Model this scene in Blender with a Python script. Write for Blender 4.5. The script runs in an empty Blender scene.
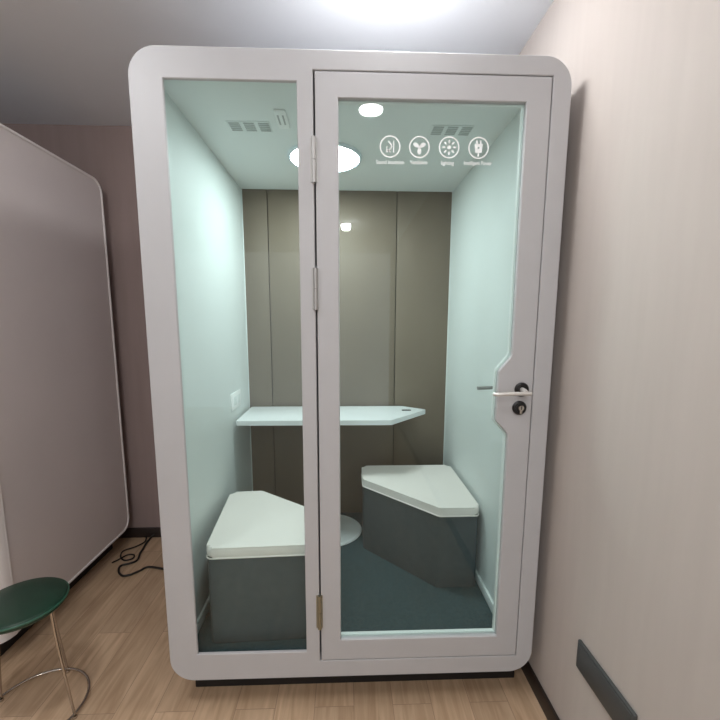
import bpy, bmesh, math, random
from mathutils import Vector, Matrix, Euler
from mathutils.geometry import tessellate_polygon
random.seed(3)
PI = math.pi
scn = bpy.context.scene
COL = scn.collection

# ------------------------------------------------------------------ materials
def srgb(r, g, b):
    f = lambda c: ((c/255)/12.92 if c/255 <= .04045 else (((c/255)+.055)/1.055)**2.4)
    return (f(r), f(g), f(b), 1)

def mat(name, col, rough=.5, metal=0, spec=.5, noise=0, nscale=40, bump=0, bscale=200, stretch=(1, 1, 1), coat=0):
    m = bpy.data.materials.new(name); m.use_nodes = True
    nt = m.node_tree; p = nt.nodes['Principled BSDF']
    p.inputs['Base Color'].default_value = col
    p.inputs['Roughness'].default_value = rough
    p.inputs['Metallic'].default_value = metal
    p.inputs['Specular IOR Level'].default_value = spec
    p.inputs['Coat Weight'].default_value = coat
    if noise or bump:
        tc = nt.nodes.new('ShaderNodeTexCoord')
        mp = nt.nodes.new('ShaderNodeMapping'); mp.inputs['Scale'].default_value = stretch
        nt.links.new(tc.outputs['Object'], mp.inputs['Vector'])
    if noise:
        n = nt.nodes.new('ShaderNodeTexNoise'); n.inputs['Scale'].default_value = nscale; n.inputs['Detail'].default_value = 4
        nt.links.new(mp.outputs[0], n.inputs['Vector'])
        r = nt.nodes.new('ShaderNodeMapRange'); r.inputs[1].default_value = .3; r.inputs[2].default_value = .7
        r.inputs[3].default_value = 1-noise; r.inputs[4].default_value = 1+noise
        nt.links.new(n.outputs['Fac'], r.inputs[0])
        mx = nt.nodes.new('ShaderNodeMix'); mx.data_type = 'RGBA'; mx.blend_type = 'MULTIPLY'; mx.inputs[0].default_value = 1
        mx.inputs[6].default_value = col
        nt.links.new(r.outputs[0], mx.inputs[7]); nt.links.new(mx.outputs[2], p.inputs['Base Color'])
    if bump:
        n2 = nt.nodes.new('ShaderNodeTexNoise'); n2.inputs['Scale'].default_value = bscale; n2.inputs['Detail'].default_value = 3
        nt.links.new(mp.outputs[0], n2.inputs['Vector'])
        b = nt.nodes.new('ShaderNodeBump'); b.inputs['Strength'].default_value = bump; b.inputs['Distance'].default_value = .002
        nt.links.new(n2.outputs['Fac'], b.inputs['Height']); nt.links.new(b.outputs[0], p.inputs['Normal'])
    return m

def emit(name, col, strength):
    m = bpy.data.materials.new(name); m.use_nodes = True
    nt = m.node_tree; p = nt.nodes['Principled BSDF']
    p.inputs['Base Color'].default_value = (.8, .8, .8, 1)
    p.inputs['Emission Color'].default_value = col
    p.inputs['Emission Strength'].default_value = strength
    return m

def glass(name, tint):
    m = bpy.data.materials.new(name); m.use_nodes = True
    nt = m.node_tree; nt.nodes.clear()
    o = nt.nodes.new('ShaderNodeOutputMaterial'); mx = nt.nodes.new('ShaderNodeMixShader')
    t = nt.nodes.new('ShaderNodeBsdfTransparent'); t.inputs[0].default_value = tint
    g = nt.nodes.new('ShaderNodeBsdfGlossy'); g.inputs['Roughness'].default_value = 0.0
    lw = nt.nodes.new('ShaderNodeLayerWeight'); lw.inputs['Blend'].default_value = .5
    pw = nt.nodes.new('ShaderNodeMath'); pw.operation = 'POWER'; pw.inputs[1].default_value = 5
    ma = nt.nodes.new('ShaderNodeMath'); ma.operation = 'MULTIPLY_ADD'; ma.inputs[1].default_value = 1.125; ma.inputs[2].default_value = .028
    nt.links.new(lw.outputs['Facing'], pw.inputs[0]); nt.links.new(pw.outputs[0], ma.inputs[0])
    nt.links.new(ma.outputs[0], mx.inputs[0]); nt.links.new(t.outputs[0], mx.inputs[1]); nt.links.new(g.outputs[0], mx.inputs[2])
    nt.links.new(mx.outputs[0], o.inputs[0])
    return m

def plank_material():
    m = bpy.data.materials.new('wood_plank_floor'); m.use_nodes = True
    nt = m.node_tree; p = nt.nodes['Principled BSDF']
    tc = nt.nodes.new('ShaderNodeTexCoord')
    mp = nt.nodes.new('ShaderNodeMapping'); mp.inputs['Rotation'].default_value = (0, 0, PI/2)
    nt.links.new(tc.outputs['Object'], mp.inputs['Vector'])
    br = nt.nodes.new('ShaderNodeTexBrick')
    br.inputs['Scale'].default_value = 1; br.inputs['Brick Width'].default_value = 1.2; br.inputs['Row Height'].default_value = .165
    br.inputs['Mortar Size'].default_value = .001; br.inputs['Mortar Smooth'].default_value = .3; br.offset = .37
    br.inputs['Color1'].default_value = (.30, .30, .30, 1); br.inputs['Color2'].default_value = (.75, .75, .75, 1)
    br.inputs['Mortar'].default_value = (.0, .0, .0, 1)
    nt.links.new(mp.outputs[0], br.inputs['Vector'])
    g = nt.nodes.new('ShaderNodeMapping'); g.inputs['Scale'].default_value = (16, 1.4, 1)
    nt.links.new(tc.outputs['Object'], g.inputs['Vector'])
    add = nt.nodes.new('ShaderNodeVectorMath'); add.operation = 'ADD'
    sc = nt.nodes.new('ShaderNodeVectorMath'); sc.operation = 'SCALE'; sc.inputs['Scale'].default_value = 9
    nt.links.new(br.outputs['Color'], sc.inputs[0]); nt.links.new(g.outputs[0], add.inputs[0]); nt.links.new(sc.outputs[0], add.inputs[1])
    n = nt.nodes.new('ShaderNodeTexNoise'); n.inputs['Scale'].default_value = 1.6; n.inputs['Detail'].default_value = 7; n.inputs['Distortion'].default_value = 1.2
    nt.links.new(add.outputs[0], n.inputs['Vector'])
    ramp = nt.nodes.new('ShaderNodeValToRGB')
    ramp.color_ramp.elements[0].position = .28; ramp.color_ramp.elements[0].color = WOOD[0]
    ramp.color_ramp.elements[1].position = .75; ramp.color_ramp.elements[1].color = WOOD[1]
    nt.links.new(n.outputs['Fac'], ramp.inputs[0])
    hs = nt.nodes.new('ShaderNodeMapRange'); hs.inputs[1].default_value = .3; hs.inputs[2].default_value = .75
    hs.inputs[3].default_value = .90; hs.inputs[4].default_value = 1.07
    nt.links.new(br.outputs['Color'], hs.inputs[0])
    mx = nt.nodes.new('ShaderNodeMix'); mx.data_type = 'RGBA'; mx.blend_type = 'MULTIPLY'; mx.inputs[0].default_value = 1
    nt.links.new(ramp.outputs[0], mx.inputs[6]); nt.links.new(hs.outputs[0], mx.inputs[7])
    mo = nt.nodes.new('ShaderNodeMix'); mo.data_type = 'RGBA'
    nt.links.new(br.outputs['Fac'], mo.inputs[0]); nt.links.new(mx.outputs[2], mo.inputs[6]); mo.inputs[7].default_value = srgb(138, 112, 93)
    nt.links.new(mo.outputs[2], p.inputs['Base Color'])
    p.inputs['Roughness'].default_value = .38
    b = nt.nodes.new('ShaderNodeBump'); b.inputs['Strength'].default_value = .15; b.inputs['Distance'].default_value = .002
    nt.links.new(n.outputs['Fac'], b.inputs['Height']); nt.links.new(b.outputs[0], p.inputs['Normal'])
    return m

WOOD = (srgb(172, 143, 114), srgb(210, 181, 151))
M = dict(
    shell=mat('warm_grey_lacquer', srgb(180, 179, 181), .5, noise=.02, nscale=6),
    inner=mat('pale_interior_laminate', srgb(222, 228, 226), .55),
    innerceil=mat('interior_ceiling_laminate', srgb(236, 240, 239), .55),
    back=mat('taupe_felt_panel', srgb(116, 103, 88), .62, noise=.05, nscale=5, bump=.05, bscale=250, stretch=(1, 1, .4)),
    seam=mat('dark_seam_backing', srgb(52, 48, 44), .8),
    carpet=mat('dark_grey_carpet', srgb(64, 82, 86), .95, spec=.1, noise=.2, nscale=90, bump=.8, bscale=500),
    rubber=mat('black_rubber', srgb(22, 20, 20), .6),
    glass=glass('green_tinted_glass', (.918, .969, .963, 1)),
    bead=mat('white_glazing_bead', srgb(235, 238, 236), .4),
    decal=mat('white_vinyl', srgb(245, 248, 248), .5),
    steel=mat('brushed_steel', srgb(170, 168, 166), .5, .8),
    chrome=mat('chrome', srgb(190, 182, 174), .15, 1),
    lever=mat('satin_silver', srgb(222, 218, 214), .35, .55),
    brass=mat('dull_brass', srgb(150, 146, 128), .4, .9),
    black=mat('black_plastic', srgb(20, 20, 21), .3),
    charcoal=mat('charcoal_plastic', srgb(66, 68, 68), .45),
    fabric=mat('charcoal_fabric', srgb(84, 90, 92), .9, spec=.2, noise=.06, nscale=30, bump=.15, bscale=700),
    cushion=mat('pale_beige_leather', srgb(238, 230, 224), .55, noise=.02, nscale=8, bump=.08, bscale=300),
    tabletop=mat('white_laminate', srgb(240, 242, 243), .35),
    white=mat('white_metal', srgb(236, 238, 238), .4),
    whiteplastic=mat('white_plastic', srgb(250, 251, 250), .4),
    wallpaper=mat('beige_wallpaper', srgb(186, 177, 171), .75, noise=.025, nscale=4, bump=.12, bscale=500, stretch=(1, 6, .6)),
    rearwall=mat('brown_wallpaper', srgb(146, 128, 124), .75, noise=.05, nscale=3, stretch=(6, 1, .5)),
    ceiling=mat('white_ceiling_paint', srgb(229, 233, 238), .85, noise=.015, nscale=2),
    skirt=mat('dark_brown_skirting', srgb(42, 32, 28), .5),
    green=mat('dark_green_vinyl', srgb(20, 54, 40), .38, noise=.08, nscale=12),
    greenedge=mat('green_piping', srgb(44, 90, 72), .3),
    leftshell=mat('lit_pale_lacquer', srgb(232, 226, 224), .42),  # paler than leftpanel: light on the near end put into the colour
    leftpanel=mat('pale_grey_panel', srgb(212, 203, 201), .5, noise=.02, nscale=3),
    cable=mat('black_cable', srgb(26, 22, 20), .5),
    vent=mat('grey_vent_plastic', srgb(178, 184, 182), .6),
    trimgrey=mat('blue_grey_lamp_rim', srgb(222, 232, 238), .4),
    podlamp=emit('pod_lamp_diffuser', (.90, .99, .99, 1), 33.5),
    downlamp=emit('downlight_diffuser', (1, 1, 1, 1), 92),
    softfill=emit('soft_fill_diffuser', (.97, .985, 1, 1), 52),
    domelamp=emit('dome_lamp_diffuser', (.99, .995, 1, 1), 54),
)
M['wood'] = plank_material()

# ------------------------------------------------------------------ object helpers
def tag(o, label=None, cat=None, group=None, kind=None):
    if label: o['label'] = label
    if cat: o['category'] = cat
    if group: o['group'] = group
    if kind: o['kind'] = kind
    return o

def thing(name, loc, label, cat, group=None):
    o = bpy.data.objects.new(name, None); COL.objects.link(o)
    o.location = loc; o.empty_display_size = .1
    o['_o'] = list(loc)
    return tag(o, label, cat, group)

def adopt(o, parent):
    o.parent = parent
    if parent is not None and '_o' in parent:
        o.matrix_parent_inverse = Matrix.Translation(-Vector(parent['_o']))

def link(name, me, m, parent=None, smooth=None):
    me.materials.clear(); me.materials.append(m)
    o = bpy.data.objects.new(name, me); COL.objects.link(o)
    if smooth is not None:
        for p in me.polygons: p.use_smooth = True
        me.set_sharp_from_angle(angle=math.radians(smooth))
    if parent is not None: adopt(o, parent)
    return o

def from_bm(name, bm, m, parent=None, smooth=None):
    bmesh.ops.recalc_face_normals(bm, faces=bm.faces[:])
    me = bpy.data.meshes.new(name); bm.to_mesh(me); bm.free()
    return link(name, me, m, parent, smooth)

def add_box(bm, lo, hi, bevel=0, seg=2):
    c = [(a+b)/2 for a, b in zip(lo, hi)]; s = [abs(b-a) for a, b in zip(lo, hi)]
    r = bmesh.ops.create_cube(bm, size=1)
    for v in r['verts']: v.co = Vector((v.co.x*s[0]+c[0], v.co.y*s[1]+c[1], v.co.z*s[2]+c[2]))
    if bevel:
        es = list({e for v in r['verts'] for e in v.link_edges})
        bmesh.ops.bevel(bm, geom=es, offset=bevel, segments=seg, affect='EDGES', profile=.5)

def box(name, lo, hi, m, parent=None, bevel=0, seg=2):
    bm = bmesh.new(); add_box(bm, lo, hi, bevel, seg)
    return from_bm(name, bm, m, parent, 40 if bevel else None)

def add_tube(bm, pts, r, n=12, closed=False, caps=True):
    pts = [Vector(p) for p in pts]; N = len(pts); rings = []
    prev = None
    for i, p in enumerate(pts):
        if closed: t = (pts[(i+1) % N]-pts[i-1]).normalized()
        else: t = (pts[min(i+1, N-1)]-pts[max(i-1, 0)]).normalized()
        if prev is None:
            a = Vector((0, 0, 1)) if abs(t.z) < .9 else Vector((1, 0, 0))
            u = t.cross(a).normalized()
        else:
            u = (prev - t*prev.dot(t)).normalized()
        prev = u; w = t.cross(u)
        rr = r(i/(N-1)) if callable(r) else r
        rings.append([bm.verts.new(p+(u*math.cos(2*PI*k/n)+w*math.sin(2*PI*k/n))*rr) for k in range(n)])
    for i in range(N if closed else N-1):
        A, B = rings[i], rings[(i+1) % N]
        for k in range(n): bm.faces.new((A[k], A[(k+1) % n], B[(k+1) % n], B[k]))
    if caps and not closed:
        bm.faces.new(rings[0][::-1]); bm.faces.new(rings[-1])

def smooth_path(pts, sub=8, closed=False):
    P = [Vector(p) for p in pts]; out = []; N = len(P)
    rng = range(N) if closed else range(N-1)
    for i in rng:
        if closed: p0, p1, p2, p3 = P[i-1], P[i], P[(i+1) % N], P[(i+2) % N]
        else: p0, p1, p2, p3 = P[max(i-1, 0)], P[i], P[i+1], P[min(i+2, N-1)]
        for k in range(sub):
            t = k/sub
            out.append(.5*((2*p1)+(p2-p0)*t+(2*p0-5*p1+4*p2-p3)*t*t+(3*p1-p0-3*p2+p3)*t**3))
    if not closed: out.append(P[-1])
    return out

def add_lathe(bm, prof, c=(0, 0, 0), n=48, axis='Z'):
    c = Vector(c); rings = []
    def pt(r, a, h):
        if axis == 'Z': return c+Vector((r*math.cos(a), r*math.sin(a), h))
        return c+Vector((r*math.cos(a), h, r*math.sin(a)))
    for r, h in prof:
        if r < 1e-6: rings.append([bm.verts.new(pt(0, 0, h))])
        else: rings.append([bm.verts.new(pt(r, 2*PI*k/n, h)) for k in range(n)])
    for A, B in zip(rings, rings[1:]):
        for k in range(n):
            if len(A) == 1 and len(B) == 1: continue
            if len(A) == 1: bm.faces.new((A[0], B[(k+1) % n], B[k]))
            elif len(B) == 1: bm.faces.new((A[k], A[(k+1) % n], B[0]))
            else: bm.faces.new((A[k], A[(k+1) % n], B[(k+1) % n], B[k]))

def lathe(name, prof, m, parent=None, c=(0, 0, 0), n=48, axis='Z', smooth=35):
    bm = bmesh.new(); add_lathe(bm, prof, c, n, axis)
    return from_bm(name, bm, m, parent, smooth)

def tube(name, pts, r, m, parent=None, n=12, closed=False):
    bm = bmesh.new(); add_tube(bm, pts, r, n, closed)
    return from_bm(name, bm, m, parent, 50)

def round_poly(pts, rad, seg=8):
    out = []; N = len(pts)
    for i, p in enumerate(pts):
        r = rad[i] if isinstance(rad, (list, tuple)) else rad
        p = Vector(p); a = Vector(pts[i-1]); b = Vector(pts[(i+1) % N])
        if r <= 0: out.append(tuple(p)); continue
        u = (a-p).normalized(); v = (b-p).normalized()
        ang = u.angle(v); d = min(r/math.tan(ang/2), (a-p).length*.49, (b-p).length*.49); rr = d*math.tan(ang/2)
        c = p+(u+v).normalized()*(rr/math.sin(ang/2))
        s = p+u*d-c; e = p+v*d-c
        a0 = math.atan2(s.y, s.x); da = (math.atan2(e.y, e.x)-a0+PI) % (2*PI)-PI
        for k in range(seg+1):
            t = a0+da*k/seg
            out.append((c.x+rr*math.cos(t), c.y+rr*math.sin(t)))
    return out

def rect(x0, z0, x1, z1): return [(x0, z0), (x1, z0), (x1, z1), (x0, z1)]

def add_plate(bm, loops, d0, d1, plane='XZ', chamfer=0):
    """flat board with holes between depth d0 (front) and d1; first loop outer; chamfer on the front edges"""
    def P(u, v, d):
        if plane == 'XZ': return Vector((u, d, v))
        if plane == 'YZ': return Vector((d, u, v))
        return Vector((u, v, d))
    def area(l): return sum(l[i-1][0]*l[i][1]-l[i][0]*l[i-1][1] for i in range(len(l)))/2
    L = []
    for i, l in enumerate(loops):
        l = list(l)
        if (area(l) > 0) != (i == 0): l.reverse()
        L.append(l)
    def inset(l, c):                      # material lies to the left of travel for every loop
        out = []
        n = len(l)
        for i in range(n):
            p0, p1, p2 = Vector(l[i-1]), Vector(l[i]), Vector(l[(i+1) % n])
            a = (p1-p0).normalized(); b = (p2-p1).normalized()
            na = Vector((-a.y, a.x)); nb = Vector((-b.y, b.x)); s = na+nb
            out.append(tuple(p1+s*(c/max(.2, (1+na.dot(nb))))))
        return out
    s = 1 if d1 > d0 else -1
    layers = []
    if chamfer:
        layers.append(([inset(l, chamfer) for l in L], d0)); layers.append((L, d0+s*chamfer))
    else: layers.append((L, d0))
    layers.append((L, d1))
    V = [[[bm.verts.new(P(u, v, d)) for u, v in l] for l in ls] for ls, d in layers]
    for A, B in zip(V, V[1:]):
        for la, lb in zip(A, B):
            n = len(la)
            for k in range(n): bm.faces.new((la[k], la[(k+1) % n], lb[(k+1) % n], lb[k]))
    for ls, vs in ((layers[0][0], V[0]), (layers[-1][0], V[-1])):
        flat = [v for l in vs for v in l]
        if len(ls) == 1:
            bm.faces.new(flat); continue
        for t in tessellate_polygon([[Vector((u, v, 0)) for u, v in l] for l in ls]):
            try: bm.faces.new([flat[i] for i in t])
            except ValueError: pass

def plate(name, loops, d0, d1, m, parent=None, plane='XZ', chamfer=0, smooth=None):
    bm = bmesh.new(); add_plate(bm, loops, d0, d1, plane, chamfer)
    return from_bm(name, bm, m, parent, smooth)

def prism(name, poly, z0, z1, m, parent=None, corner=.02, edge=.008, seg=3):
    bm = bmesh.new()
    pts = round_poly(poly, corner, 6)
    b = [bm.verts.new((x, y, z0)) for x, y in pts]; t = [bm.verts.new((x, y, z1)) for x, y in pts]
    n = len(pts)
    for k in range(n): bm.faces.new((b[k], b[(k+1) % n], t[(k+1) % n], t[k]))
    f0 = bm.faces.new(b[::-1]); f1 = bm.faces.new(t)
    es = list(set(list(f0.edges)+list(f1.edges)))
    bmesh.ops.bevel(bm, geom=es, offset=edge, segments=seg, affect='EDGES', profile=.5)
    return from_bm(name, bm, m, parent, 45)

def text(name, s, x0, x1, z, y, h, m, parent):
    cu = bpy.data.curves.new(name, 'FONT'); cu.body = s; cu.size = 1; cu.align_x = 'LEFT'; cu.fill_mode = 'FRONT'
    cu.offset = .012; cu.extrude = .01
    o = bpy.data.objects.new(name, cu); COL.objects.link(o)
    bpy.context.view_layer.update()
    me = bpy.data.meshes.new_from_object(o.evaluated_get(bpy.context.evaluated_depsgraph_get()))
    bpy.data.objects.remove(o); bpy.data.curves.remove(cu)
    xs = [v.co.x for v in me.vertices]; ys = [v.co.y for v in me.vertices]
    sx = (x1-x0)/(max(xs)-min(xs)); sz = h/.72
    for v in me.vertices: v.co = Vector((x0+(v.co.x-min(xs))*sx, y-v.co.z*.02, z+(v.co.y-.36)*sz))
    return link(name, me, m, parent)

# ------------------------------------------------------------------ setting
def struct(o): o['kind'] = 'structure'; return o
XL, XR, YF, YR, ZC = -4.2, .80, -6.0, 1.40, 2.875
struct(box('floor', (XL-.1, YF-.1, -.1), (XR+.1, YR+.1, 0), M['wood']))
struct(box('ceiling', (XL-.1, YF-.1, ZC), (XR+.1, YR+.1, ZC+.1), M['ceiling']))
struct(box('wall_right', (XR, YF-.1, 0), (XR+.1, YR+.1, ZC), M['wallpaper']))
struct(box('wall_left', (XL-.1, YF-.1, 0), (XL, YR+.1, ZC), M['wallpaper']))
struct(box('wall_rear', (XL, YR, 0), (XR, YR+.1, ZC), M['rearwall']))
struct(box('baseboard_right', (XR-.012, YF, 0), (XR, YR, .076), M['skirt'], bevel=.002))
struct(box('baseboard_left', (XL, YF, 0), (XL+.012, YR-.012, .076), M['skirt'], bevel=.002))
struct(box('baseboard_rear', (XL, YR-.012, 0), (XR-.012, YR, .076), M['skirt'], bevel=.002))

# ------------------------------------------------------------------ the office pod
Z0, Z1, HW = .142, 2.506, .75
YB = 1.355                                   # back of the pod
FL, CE = .22, 2.465                          # interior floor and ceiling
IL, IR, IB = -.708, .682, 1.30                # interior left, right, back
pod = thing('office_pod', (0, .68, 0), 'warm grey two-seat meeting pod with glass front and lit interior against the right wall', 'pod')

outer = round_poly(rect(-HW, Z0, HW, Z1), .095, 12)
plate('shell', [outer, rect(IL-.01, FL-.012, IR+.01, CE+.01)], .046, YB-.02, M['shell'], pod, smooth=30)
plate('rear_panel', [outer], YB-.02, YB, M['shell'], pod, smooth=30)
DX0, DX1, DZ0, DZ1 = -.1400, .6838, .2178, 2.4435        # door opening
GX0, GX1, GZ0, GZ1 = -.6374, -.1946, .2620, 2.4070       # fixed pane opening
ff = plate('front_frame', [outer, rect(DX0, DZ0, DX1, DZ1), rect(GX0, GZ0, GX1, GZ1)], 0, .012, M['shell'], pod, chamfer=.0025, smooth=25)
plate('frame_backing', [outer, rect(DX0, DZ0, DX1, DZ1), rect(GX0-.035, GZ0-.045, GX1+.035, GZ1+.03)], .0125, .046, M['shell'], pod, smooth=25)
fg = plate('fixed_glass', [rect(GX0-.014, GZ0-.014, GX1+.014, GZ1+.014)], .0128, .0198, M['glass'], pod)
tag(fg, 'green tinted fixed side pane')
plate('door_stop', [rect(-.185, .212, .678, 2.452), rect(-.105, .25, .655, 2.415)], .0475, .062, M['rubber'], pod)
# interior lining
box('side_panel', (IL-.01, .064, FL), (IL, IB, CE), M['inner'], pod)
box('side_panel', (IR, .064, FL), (IR+.01, IB, CE), M['inner'], pod)
box('ceiling_panel', (IL-.01, .064, CE), (IR+.01, IB+.02, CE+.01), M['innerceil'], pod)
tag(box('carpet', (IL-.01, .048, FL-.012), (IR+.01, IB+.02, FL), M['carpet'], pod), 'dark grey-green carpet')
box('panel_backing', (IL-.008, IB+.014, FL), (IR+.008, IB+.030, CE), M['seam'], pod)
for a, b in ((IL, -.5455), (-.5405, .3095), (.3145, IR)):
    bp = box('back_panel', (a, IB, FL), (b, IB+.014, CE), M['back'], pod, bevel=.003)
    tag(bp, 'taupe felt panel on the back wall')
for x0, x1 in ((IL, IL+.012), (IR-.012, IR)):
    box('inner_skirting', (x0, .066, FL), (x1, IB, FL+.05), M['bead'], pod, bevel=.003)
for x0, x1 in ((IL, IL+.006), (IR-.006, IR)):
    box('corner_trim', (x0, IB-.006, FL+.05), (x1, IB, CE), M['bead'], pod, bevel=.003)
tag(box('shade_base', (-.70, .11, 0), (.735, 1.25, Z0), M['rubber'], pod, bevel=.004), 'recessed black base added to deepen the shade under the pod')  # black block added so the gap under the pod stays dark
# ceiling lamp
LX, LY = -.137, .77
lp = lathe('ceiling_lamp', [(0, CE), (.194, CE), (.196, CE-.008), (.192, CE-.014), (.181, CE-.014), (.179, CE-.008), (0, CE-.008)], M['trimgrey'], pod, (LX, LY, 0), 48)
tag(lp, 'round white ceiling lamp, glowing')
lathe('lamp_diffuser', [(.179, CE-.009), (.175, CE-.012), (.15, CE-.014), (.08, CE-.015), (0, CE-.015)], M['podlamp'], lp, (LX, LY, 0), 48)
# air vents
for x0 in (-.545, .355):
    v = box('vent', (x0-.004, .405, CE-.003), (x0+.186, .505, CE), M['innerceil'], pod, bevel=.0015)
    tag(v, 'ceiling air vent with three dark grilles')
    for k in range(3):
        bm = bmesh.new()
        a = x0+.006+k*.064
        for j in range(5):
            yy = .414+j*.0165
            add_box(bm, (a, yy, CE-.0045), (a+.046, yy+.009, CE-.003))
        from_bm('grille', bm, M['vent'], v)
# white detector with two dark slots
sn = box('detector', (-.325, .30, CE-.010), (-.275, .455, CE), M['whiteplastic'], pod, bevel=.004)
tag(sn, 'small white ceiling detector')
for x in (-.315, -.294): box('slot', (x, .33, CE-.0112), (x+.007, .41, CE-.009), M['vent'], sn)
# socket panel on the inner left side
sp = box('socket_panel', (IL, .86, 1.085), (IL+.008, 1.06, 1.185), M['whiteplastic'], pod, bevel=.003)
tag(sp, 'white socket panel above the table')
for y in (.90, .98): box('socket', (IL+.008, y, 1.11), (IL+.0105, y+.055, 1.16), M['inner'], sp, bevel=.001)

# ---- door
def door_loop(i, x0=-.0543, x1=.5950, z0=.3120, z1=2.3590):
    k = .4*i
    return round_poly([(x0+i, z0+i), (x1-i, z0+i), (x1-i, 1.180-k), (.544-i, 1.234-k), (.547-i, 1.424+k), (x1-i, 1.482+k), (x1-i, z1-i), (x0+i, z1-i)],
                      [0, 0, .04, .03, .03, .04, 0, 0], 5)
door = plate('door', [rect(-.1335, .2207, .6806, 2.4403), door_loop(0)], 0, .036, M['shell'], pod, chamfer=.0025, smooth=25)
tag(door, 'hinged glass door with wide grey frame')
dg = plate('door_glass', [door_loop(-.004)], .012, .020, M['glass'], door); tag(dg, 'green tinted glass')
plate('glass_bead', [door_loop(0), door_loop(.0065, x0=-.0600)], .021, .036, M['bead'], door)
for k, z in enumerate((2.158, 1.723, .443)):
    bm = bmesh.new()
    hm = M['brass'] if k == 2 else M['steel']
    for a, b in ((z-.074, z-.001), (z+.001, z+.074)):
        add_tube(bm, [(-.1385, -.005, a), (-.1385, -.005, b)], .0085, 16)
    add_box(bm, (-.1525, -.002, z-.072), (-.1385, .001, z+.072)); add_box(bm, (-.1385, -.002, z-.072), (-.1265, .001, z+.072))
    h = from_bm('hinge', bm, hm, door, 50)
    tag(h, 'dull brass hinge' if k == 2 else 'steel hinge')
# handle and lock
def rosette(name, x, z, y0, s=-1):
    return lathe(name, [(0, 0), (.027, 0), (.027, s*.006), (.024, s*.010), (.017, s*.011), (.015, s*.008), (0, s*.008)], M['black'], door, (x, y0, z), 32, 'Y')
tag(rosette('handle_rose', .6365, 1.354, 0), 'black round handle rose')
bm = bmesh.new()
add_tube(bm, [(.6365, -.006, 1.354), (.6365, -.03, 1.352), (.6365, -.044, 1.347)], .0095, 14)
pts = [(.655, -.046, 1.3455), (.6365, -.047, 1.3455), (.58, -.047, 1.3450), (.543, -.046, 1.3430), (.526, -.042, 1.3420), (.520, -.032, 1.342)]
add_tube(bm, smooth_path(pts, 6), .0072, 14)
tag(from_bm('lever', bm, M['lever'], door, 50), 'silver lever handle')
lk = rosette('lock_rose', .632, 1.283, 0); tag(lk, 'black lock rose with silver cylinder')
bm = bmesh.new(); add_tube(bm, [(.634, -.006, 1.284), (.634, -.017, 1.284)], .0105, 20); add_box(bm, (.629, -.016, 1.262), (.639, -.009, 1.284), .001)
lc = from_bm('lock_cylinder', bm, M['chrome'], lk, 40)
box('keyhole', (.6325, -.0178, 1.279), (.6355, -.0165, 1.291), M['black'], lk)
rosette('handle_rose', .6365, 1.354, .036, 1)
bm = bmesh.new()
add_tube(bm, [(.6365, .05, 1.354), (.6365, .09, 1.350)], .0095, 14)
add_tube(bm, smooth_path([(.655, .096, 1.349), (.6365, .097, 1.349), (.57, .097, 1.346), (.515, .096, 1.344), (.500, .094, 1.344)], 6), .0072, 14)
tag(from_bm('lever', bm, M['steel'], door, 50), 'inner lever handle seen through the glass')

# printed icons on the door glass (front face of the glass)
GY = .0118; S = (1.4792+GY)/1.4792
ix = lambda x: -.0316+(x+.0316)*S
iz = lambda z: 1.6026+(z-1.6026)*S
def bar2(bm, x0, z0, x1, z1, w):
    d = Vector((x1-x0, z1-z0)).normalized()*w/2; n = Vector((-d.y, d.x))
    add_plate(bm, [[(x0+n.x, z0+n.y), (x0-n.x, z0-n.y), (x1-n.x, z1-n.y), (x1+n.x, z1+n.y)]], GY, GY-.0004)
def circle(x, z, r, n=40, sx=1, rot=0):
    out = []
    for k in range(n):
        a, b = sx*r*math.cos(2*PI*k/n), r*math.sin(2*PI*k/n)
        out.append((x+a*math.cos(rot)-b*math.sin(rot), z+a*math.sin(rot)+b*math.cos(rot)))
    return out
def ring2(bm, x, z, r, w): add_plate(bm, [circle(x, z, r), circle(x, z, r-w)], GY, GY-.0004)
def disc2(bm, x, z, r, n=24, sx=1, rot=0): add_plate(bm, [circle(x, z, r, n, sx, rot)], GY, GY-.0004)
IC = [(.124, 2.207, 'sound insulation icon'), (.226, 2.207, 'fan icon'), (.330, 2.208, 'lamp rays icon'), (.4335, 2.208, 'power plug icon')]
for k, (x, z, lab) in enumerate(IC):
    x, z = ix(x), iz(z); bm = bmesh.new()
    ring2(bm, x, z, .0365, .0046)
    if k == 0:
        bar2(bm, x+.0125, z-.019, x+.0125, z+.019, .0042)
        bar2(bm, x-.006, z+.018, x+.005, z+.004, .0046); bar2(bm, x+.005, z+.005, x+.003, z-.008, .0044)
        bar2(bm, x+.003, z-.006, x-.012, z-.018, .0046); bar2(bm, x-.010, z-.008, x+.002, z-.019, .0040)
        bar2(bm, x-.014, z-.018, x-.010, z+.002, .0022)
    if k == 1:
        for a in (90+120+60, 30, 150):
            a = math.radians(a); disc2(bm, x+.0135*math.cos(a), z+.0135*math.sin(a), .0068, 24, 1.6, a)
        disc2(bm, x, z, .005)
    if k == 2:
        disc2(bm, x, z, .0068)
        for j in range(8):
            a = j*PI/4+PI/8*0; disc2(bm, x+.019*math.cos(a), z+.019*math.sin(a), .0032, 16, 2.0, a)
    if k == 3:
        add_plate(bm, [[(x-.0145, z+.013), (x+.0145, z+.013), (x+.0115, z-.016), (x-.0115, z-.016)], circle(x, z, .0035, 12)], GY, GY-.0004)
        bar2(bm, x-.0065, z+.012, x-.0065, z+.024, .0055); bar2(bm, x+.0065, z+.012, x+.0065, z+.024, .0055)
        bar2(bm, x, z-.015, x, z-.029, .0056)
    tag(from_bm('icon', bm, M['decal'], door), 'white '+lab)
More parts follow.
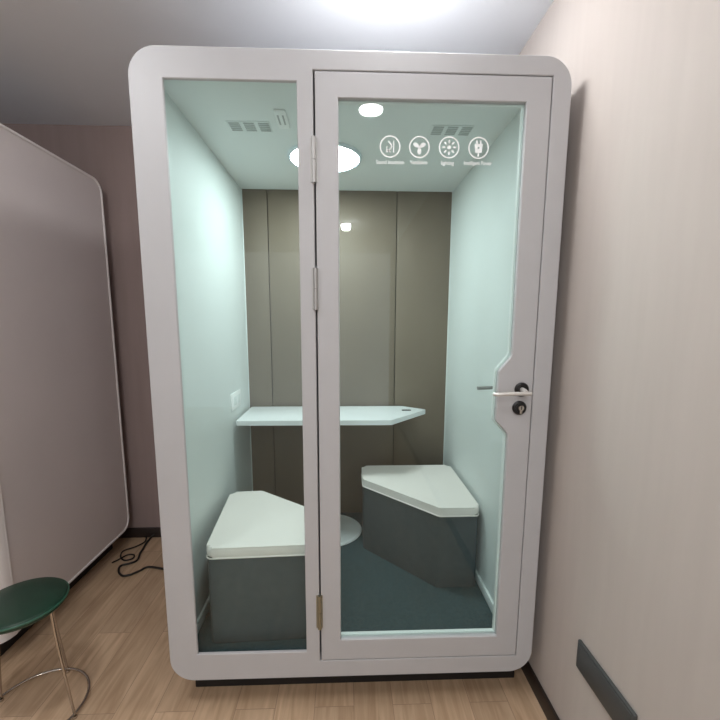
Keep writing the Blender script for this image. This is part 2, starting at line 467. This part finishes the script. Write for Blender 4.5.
for s, a, b, z in (('Sound Insulation', .0765, .1735, 2.157), ('Ventilation', .1945, .2545, 2.158), ('lighting', .3035, .349, 2.1575), ('Intelligent Power', .384, .4825, 2.1585)):
    text('caption', s, ix(a), ix(b), iz(z), GY-.0002, .013, M['decal'], door)

# ------------------------------------------------------------------ furniture in the pod
def pouf(poly, loc, label, cushion):
    t = thing('pouf', loc, label, 'pouf', None)
    prism('body', poly, FL+.001, .619, M['fabric'], t, .018, .007)
    big = []
    c = Vector((sum(p[0] for p in poly)/len(poly), sum(p[1] for p in poly)/len(poly)))
    for p in poly: d = (Vector(p)-c); big.append(tuple(c+d*(1+.006/d.length)))
    cu = prism('cushion', big, .621, .668, M['cushion'], t, .03, .018, 4)
    pp = round_poly(big, .03, 6)
    tube('piping', [(x, y, .6215) for x, y in pp], .0032, M['cushion'], cu, 8, True)
    # bowed top
    return t
pouf([(-.617, .100), (-.098, .122), (-.112, .365), (-.50, .672), (-.668, .660)], (-.40, .35, FL), 'angular pouf with pale cushion on charcoal fabric box behind the fixed left pane', 'a')
pouf([(.076, .83), (.447, .440), (.655, .440), (.655, 1.055), (.076, 1.055)], (.42, .80, FL), 'angular pouf with pale cushion and charcoal box standing behind the door glass', 'b')

tb = thing('table', (-.14, 1.05, FL), 'white fixed table with pointed right end across the back of the pod', 'table')
tt = prism('tabletop', [(-.686, .875), (.245, .868), (.512, 1.165), (.365, 1.285), (-.686, 1.285)], .992, 1.022, M['tabletop'], tb, .006, .003, 2)
gr = box('cable_flap', (.345, 1.125, 1.022), (.405, 1.150, 1.0265), M['charcoal'], tb, bevel=.002); tag(gr, 'small dark cable outlet')
lathe('pedestal', [(0, .246), (.034, .246), (.034, .985), (.09, .987), (.09, .9915), (0, .9915)], M['white'], tb, (-.14, 1.055, 0), 32)
lathe('base_disc', [(0, FL+.001), (.212, FL+.001), (.215, FL+.006), (.205, FL+.014), (.06, FL+.022), (.036, FL+.026), (0, FL+.026)], M['white'], tb, (-.14, 1.050, 0), 56)

# ------------------------------------------------------------------ the second pod at the left
PX, PXB, PY0, PY1 = -1.598, -2.85, .300, 1.308
lpod = thing('office_pod', (-2.2, .83, 0), 'smaller grey-white pod at the left, showing only its blank side panel', 'pod')
o2 = round_poly(rect(PY0, Z0-.01, PY1, 2.50), [0, .085, .085, 0], 12)
i2 = round_poly(rect(PY0+.012, Z0+.004, PY1-.014, 2.486), [0, .072, .072, 0], 12)
plate('shell', [o2, i2], PX, PXB, M['leftshell'], lpod, 'YZ', .003, smooth=30)
plate('side_panel', [i2], PX-.006, PX-.03, M['leftpanel'], lpod, 'YZ')
plate('side_panel', [i2], PXB+.03, PXB+.006, M['leftpanel'], lpod, 'YZ')
nose = [(PXB, PY0-.0005), (PXB, PY0-.1)] + [(PX-.1+.1*math.sin(a*PI/24), PY0-.1*math.cos(a*PI/24)) for a in range(13)]
tag(plate('rounded_end', [nose], Z0-.01, 2.50, M['leftshell'], lpod, 'XY', smooth=30), 'rounded end, coloured paler as the lit side')
tag(box('shade_base', (-2.78, .27, 0), (-1.70, 1.25, Z0-.01), M['rubber'], lpod, bevel=.004), 'recessed black base added to deepen the shade under the pod')  # added like the large pod's, to darken the floor gap here

# ------------------------------------------------------------------ stool
SX, SY, SH = -1.336, .030, .500
st = thing('stool', (SX, SY, 0), 'low round stool with dark green seat and thin chrome legs at the left edge', 'stool')
seat = lathe('seat', [(0, SH-.036), (.132, SH-.036), (.148, SH-.033), (.155, SH-.025), (.156, SH-.010), (.151, SH-.002), (.135, SH+.003), (.08, SH+.006), (0, SH+.007)], M['green'], st, (SX, SY, 0), 64)
tag(seat, 'dark green round seat')
tube('seat_edging', [(SX+.1565*math.cos(2*PI*k/64), SY+.1565*math.sin(2*PI*k/64), SH-.012) for k in range(64)], .0042, M['greenedge'], seat, 8, True)
RR_ = .187
RX, RY = -1.325, .022
for a in (88, 164, 255, 349):
    a = math.radians(a); ca, sa = math.cos(a), math.sin(a)
    bm = bmesh.new()
    p0 = Vector((SX+.138*ca, SY+.138*sa, SH-.037)); p1 = Vector((SX+.150*ca, SY+.150*sa, SH-.18))
    p2 = Vector((RX+RR_*ca, RY+RR_*sa, .022))
    add_tube(bm, smooth_path([p0, p1, p2], 6), .0052, 10)
    add_lathe(bm, [(0, 0), (.009, 0), (.010, .004), (.008, .010), (0, .012)], (RX+RR_*ca, RY+RR_*sa, .0005), 14)
    tag(from_bm('leg', bm, M['chrome'], st, 50), 'thin chrome leg')
tube('foot_ring', [(RX+RR_*math.cos(2*PI*k/72), RY+RR_*math.sin(2*PI*k/72), .018) for k in range(72)], .0055, M['chrome'], st, 10, True)

# ------------------------------------------------------------------ small things
wp = box('wall_plate', (XR-.012, -.515, .391), (XR-.0005, -.235, .497), M['charcoal'], None, bevel=.003)
tag(wp, 'long charcoal rectangular plate mounted low on the pale right wall', 'wall plate')
wp2 = box('bezel', (XR-.0145, -.507, .399), (XR-.0120, -.243, .489), M['charcoal'], None, bevel=.0008); adopt(wp2, wp)

cz = .0075
cpts = [(-1.47, 1.386, .03), (-1.488, 1.36, .012), (-1.488, 1.292, cz), (-1.475, 1.223, cz), (-1.467, 1.164, cz), (-1.446, 1.088, cz), (-1.472, 1.050, cz), (-1.522, 1.022, cz), (-1.501, .962, cz),
        (-1.454, .917, cz), (-1.410, .924, cz), (-1.369, .966, cz), (-1.332, 1.004, cz), (-1.224, .981, cz), (-1.05, .94, cz), (-.90, .925, cz), (-.735, .92, cz)]
tag(tube('power_cable', smooth_path(cpts, 8), .0068, M['cable'], None, 10), 'black power cable looping across the floor between the two pods', 'cable')
cp2 = [(-1.60, 1.06, cz), (-1.575, 1.095, cz), (-1.545, 1.150, cz), (-1.500, 1.148, cz), (-1.488, 1.105, cz), (-1.53, 1.085, cz), (-1.575, 1.12, cz+.006), (-1.60, 1.20, cz), (-1.545, 1.25, cz), (-1.51, 1.31, cz), (-1.52, 1.36, cz), (-1.53, 1.385, .02)]
tag(tube('power_cable', smooth_path(cp2, 8), .005, M['cable'], None, 8), 'thin dark cable coiled on the floor by the left pod, behind the thicker cable', 'cable')

# ------------------------------------------------------------------ room lamps
def downlight(x, y, label, r=.072, drop=.006):
    t = thing('downlight', (x, y, ZC), label, 'lamp', 'room downlights')
    lathe('trim_ring', [(r+.022, ZC-.0005), (r+.022, ZC-.006), (r+.004, ZC-.010), (r, ZC-.004), (r, ZC-.0005)], M['white'], t, (x, y, 0), 40)
    lathe('diffuser', [(r, ZC-.004), (r*.96, ZC-drop*.6), (r*.6, ZC-drop*.93), (0, ZC-drop)], M['downlamp'], t, (x, y, 0), 40)
downlight(.125, -1.095, 'white ceiling downlight nearest the pod, mirrored as a pill atop the door glass')
downlight(-.02, -3.92, 'white round ceiling downlight farther back, mirrored small beside the door stile', .062, .085)
downlight(-.30, -2.4, 'wide white ceiling downlight added in mid-room for frontal light', .13)  # added out of view to light the pod front; reflection falls behind the mullion
downlight(-2.7, -2.6, 'white round ceiling downlight added farthest left as fill light')  # unseen extra lamp, brightens the left of the room
def dome(x, y, label, m):
    dl = thing('dome_lamp', (x, y, ZC), label, 'lamp')
    lathe('lamp_base', [(0, ZC-.0005), (.13, ZC-.0005), (.13, ZC-.02), (.12, ZC-.022), (0, ZC-.022)], M['white'], dl, (x, y, 0), 40)
    lathe('diffuser', [(.118, ZC-.022), (.125, ZC-.04), (.11, ZC-.065), (.07, ZC-.082), (0, ZC-.088)], m, dl, (x, y, 0), 40)
dome(.14, .02, 'bright white dome lamp on the ceiling just in front of the large pod', M['domelamp'])
dome(-1.16, -.74, 'softer white dome lamp added on the ceiling to brighten the left side', M['softfill'])  # added out of view to lift the left ceiling and left pod

for o in bpy.data.objects:
    if '_o' in o: del o['_o']

# ------------------------------------------------------------------ world, camera, colour
w = bpy.data.worlds.new('dim_world'); scn.world = w; w.use_nodes = True
w.node_tree.nodes['Background'].inputs[0].default_value = (.94, .975, 1, 1)
w.node_tree.nodes['Background'].inputs[1].default_value = 1.12
cam = bpy.data.cameras.new('camera'); co = bpy.data.objects.new('camera', cam); COL.objects.link(co)
pit, yaw, rol = .1416, .0363, .0028
cp, sp_, cy, sy, cr, sr = math.cos(pit), math.sin(pit), math.cos(yaw), math.sin(yaw), math.cos(rol), math.sin(rol)
fwd = Vector((sy*cp, cy*cp, -sp_)); rt = Vector((cy, -sy, 0)); up = rt.cross(fwd)
r2 = rt*cr+up*sr; u2 = up*cr-rt*sr
mtx = Matrix((r2, u2, -fwd)).transposed().to_4x4(); mtx.translation = Vector((-.0316, -1.4792, 1.6026))
co.matrix_world = mtx
cam.sensor_width = 36; cam.lens = 400/720*36; cam.shift_y = 20/720; cam.clip_start = .02
scn.camera = co
scn.view_settings.view_transform = 'Standard'; scn.view_settings.look = 'None'
scn.view_settings.exposure = .42; scn.view_settings.gamma = 1
try: scn.view_settings.use_curve_mapping = False
except Exception: pass
scn.cycles.max_bounces = 12; scn.cycles.transparent_max_bounces = 16
